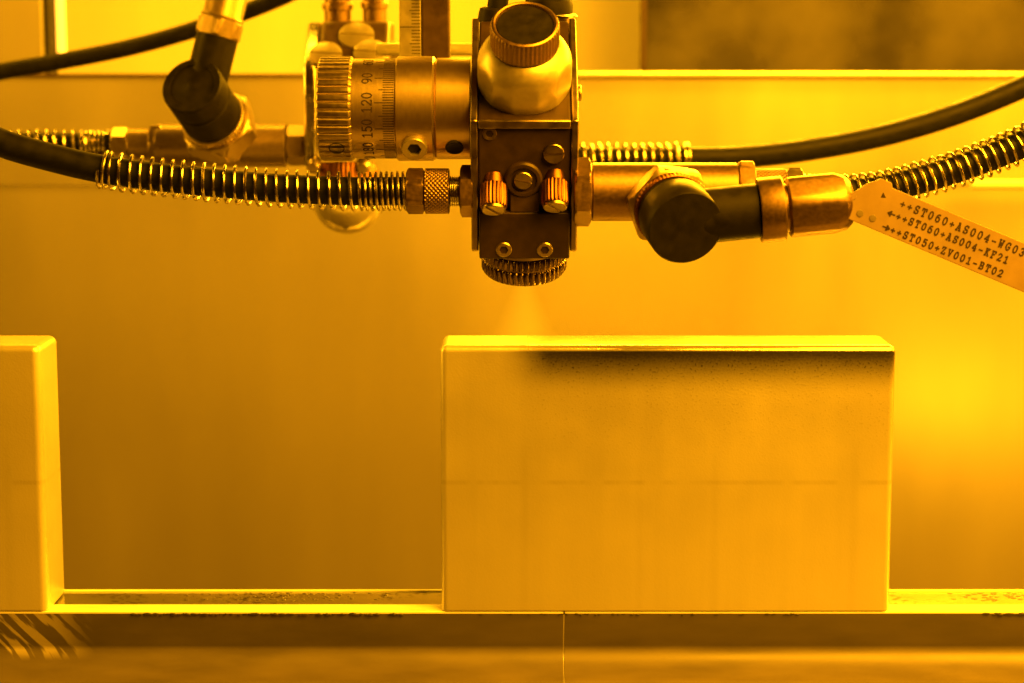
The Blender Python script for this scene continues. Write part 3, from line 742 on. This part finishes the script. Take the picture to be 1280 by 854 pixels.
# rear hoses
YQ = YR+3
rp = [P(-60, 183, YR), P(0, 181, YR), P(60, 180, YR), P(140, 181, YR)]
h3 = hose('air_hose', rp, 14*sR, 'blurred spring sleeved hose at the picture edge, behind the front hose', (0, .99), tight=11, coil=17.5*sR, wire=.7, pitch=3.6)
XM = frame((0, YR, rz(181)), (1, 0, 0))
MB().nut(XM, 19*sR, rx(140), rx(160), .6, rot=R(30)).build('hose_nut', 'satin', h3, smooth=24)
MB().cyl(XM, 20*sR, rx(160)+.05, rx(188), 40, .5).build('hose_socket', 'nickelrear', h3)
rp = [P(600, 197, YR), P(700, 198, YR), P(790, 199, YR), P(860, 198, YR), P(930, 196, YR), P(1010, 187, YR), P(1100, 170, YR), P(1190, 144, YR), P(1280, 108, YR), P(1370, 62, YR)]
h4 = hose('air_hose', rp[::-1], 14.5*sR, 'plain black hose arching up to the right edge, spring sleeve by the gun', (.665, 1.0), coil=18.5*sR, wire=.75, pitch=3.45)
rp = [P(-60, 104, YR-35), P(0, 90, YR-35), P(80, 76, YR-30), P(160, 60, YR-22), P(240, 38, YR-5), P(330, 6, YR+10), P(400, -26, YR+20)]
rp = [P(-60, 104, YR+60), P(0, 90, YR+60), P(80, 76, YR+60), P(160, 60, YR+58), P(240, 38, YR+55), P(330, 6, YR+50), P(400, -26, YR+45)]
h5 = hose('air_hose', rp, 10.5*mmpx(rp[2]), 'thin black hose slanting across the bright window behind the rear elbow')

# ------------------------------------------------------------------ graduated post and rods
YP = 70.
pb = P(530, 75, YP); sP = mmpx(pb)
post = thing('graduated_post', pb, 'flat metal post with fine height graduations standing up behind the dial', 'post')
bx0, bx1, bx2 = P(499, 40, YP).x, P(526, 40, YP).x, P(562, 40, YP).x
z0 = P(530, 150, YP).z
MB().box((bx0, YP, z0), (bx1, YP+9, z0+140)).build('scale_bar', 'post', post, .3)
MB().box((bx1+.1, YP+2, z0), (bx2, YP+12, z0+140)).build('guide_bar', 'gunrear', post, .8)
b = MB(); k = 0; z = P(530, 76, YP).z
while z < z0+140:
    L = 26 if k % 10 == 0 else (14 if k % 5 == 0 else 11.5)
    b.add([(bx1-L*sP, YP-.03, z), (bx1-.2, YP-.03, z), (bx1-.2, YP-.03, z+.3), (bx1-L*sP, YP-.03, z+.3)], [(0, 1, 2, 3)]); z += 4.1*sP; k += 1
b.build('height_marks', 'ink', post)
rod = MB().cyl(frame(P(470, 62, 120), (1, 0, 0)), 2.5, 0, P(720, 62, 120).x-P(470, 62, 120).x, 32)
tag(rod.build('mounting_rod', 'dome'), 'bright horizontal steel rod running behind the post to the gun', 'rod')
yb = 300
p = P(1215, 231, yb)
tag(MB().cyl(frame(p, (1, 0, 0)), 2.2, 0, 220, 32).build('guide_rod', 'white'), 'shiny horizontal rod at the picture edge behind the printed tag', 'rod')

# ------------------------------------------------------------------ spray mist
vm = bpy.data.materials.new('spray_mist'); vm.use_nodes = True; nt = vm.node_tree; nt.nodes.remove(nt.nodes['Principled BSDF'])
pv = nt.nodes.new('ShaderNodeVolumePrincipled'); pv.inputs['Color'].default_value = (.97, .97, .97, 1)
nt.links.new(pv.outputs[0], nt.nodes['Material Output'].inputs['Volume'])
ap = O-GZ*1.4; H = ap.z-.9-89.9
ms = MB().rev(frame(Vector((ap.x, ap.y, ap.z-.9)), (0, 0, -1)), [(0, 0), (2.0, 0), (11.5, H), (0, H)], 32).build('spray_mist', vm)
ms['kind'] = 'stuff'; tag(ms, 'faint cone of spray mist between nozzle and cell', 'mist')
def vmath(op, a, b_=None):
    n = nt.nodes.new('ShaderNodeMath'); n.operation = op
    for i, v in enumerate((a, b_)):
        if v is None: continue
        if isinstance(v, (int, float)): n.inputs[i].default_value = v
        else: nt.links.new(v, n.inputs[i])
    return n.outputs[0]
tc = nt.nodes.new('ShaderNodeTexCoord'); sx = nt.nodes.new('ShaderNodeSeparateXYZ'); nt.links.new(tc.outputs['Object'], sx.inputs[0])
hh = vmath('SUBTRACT', H*S/2, sx.outputs[2])                       # metres below the nozzle
sg = vmath('ADD', vmath('MULTIPLY', hh, .22), .0008)
r2 = vmath('ADD', vmath('MULTIPLY', sx.outputs[0], sx.outputs[0]), vmath('MULTIPLY', sx.outputs[1], sx.outputs[1]))
g = vmath('POWER', 2.718, vmath('MULTIPLY', vmath('DIVIDE', r2, vmath('MULTIPLY', sg, sg)), -.5))
nt.links.new(vmath('MULTIPLY', vmath('DIVIDE', g, sg), .16), pv.inputs['Density'])
vm.cycles.volume_step_rate = .3 if hasattr(vm, 'cycles') else 1
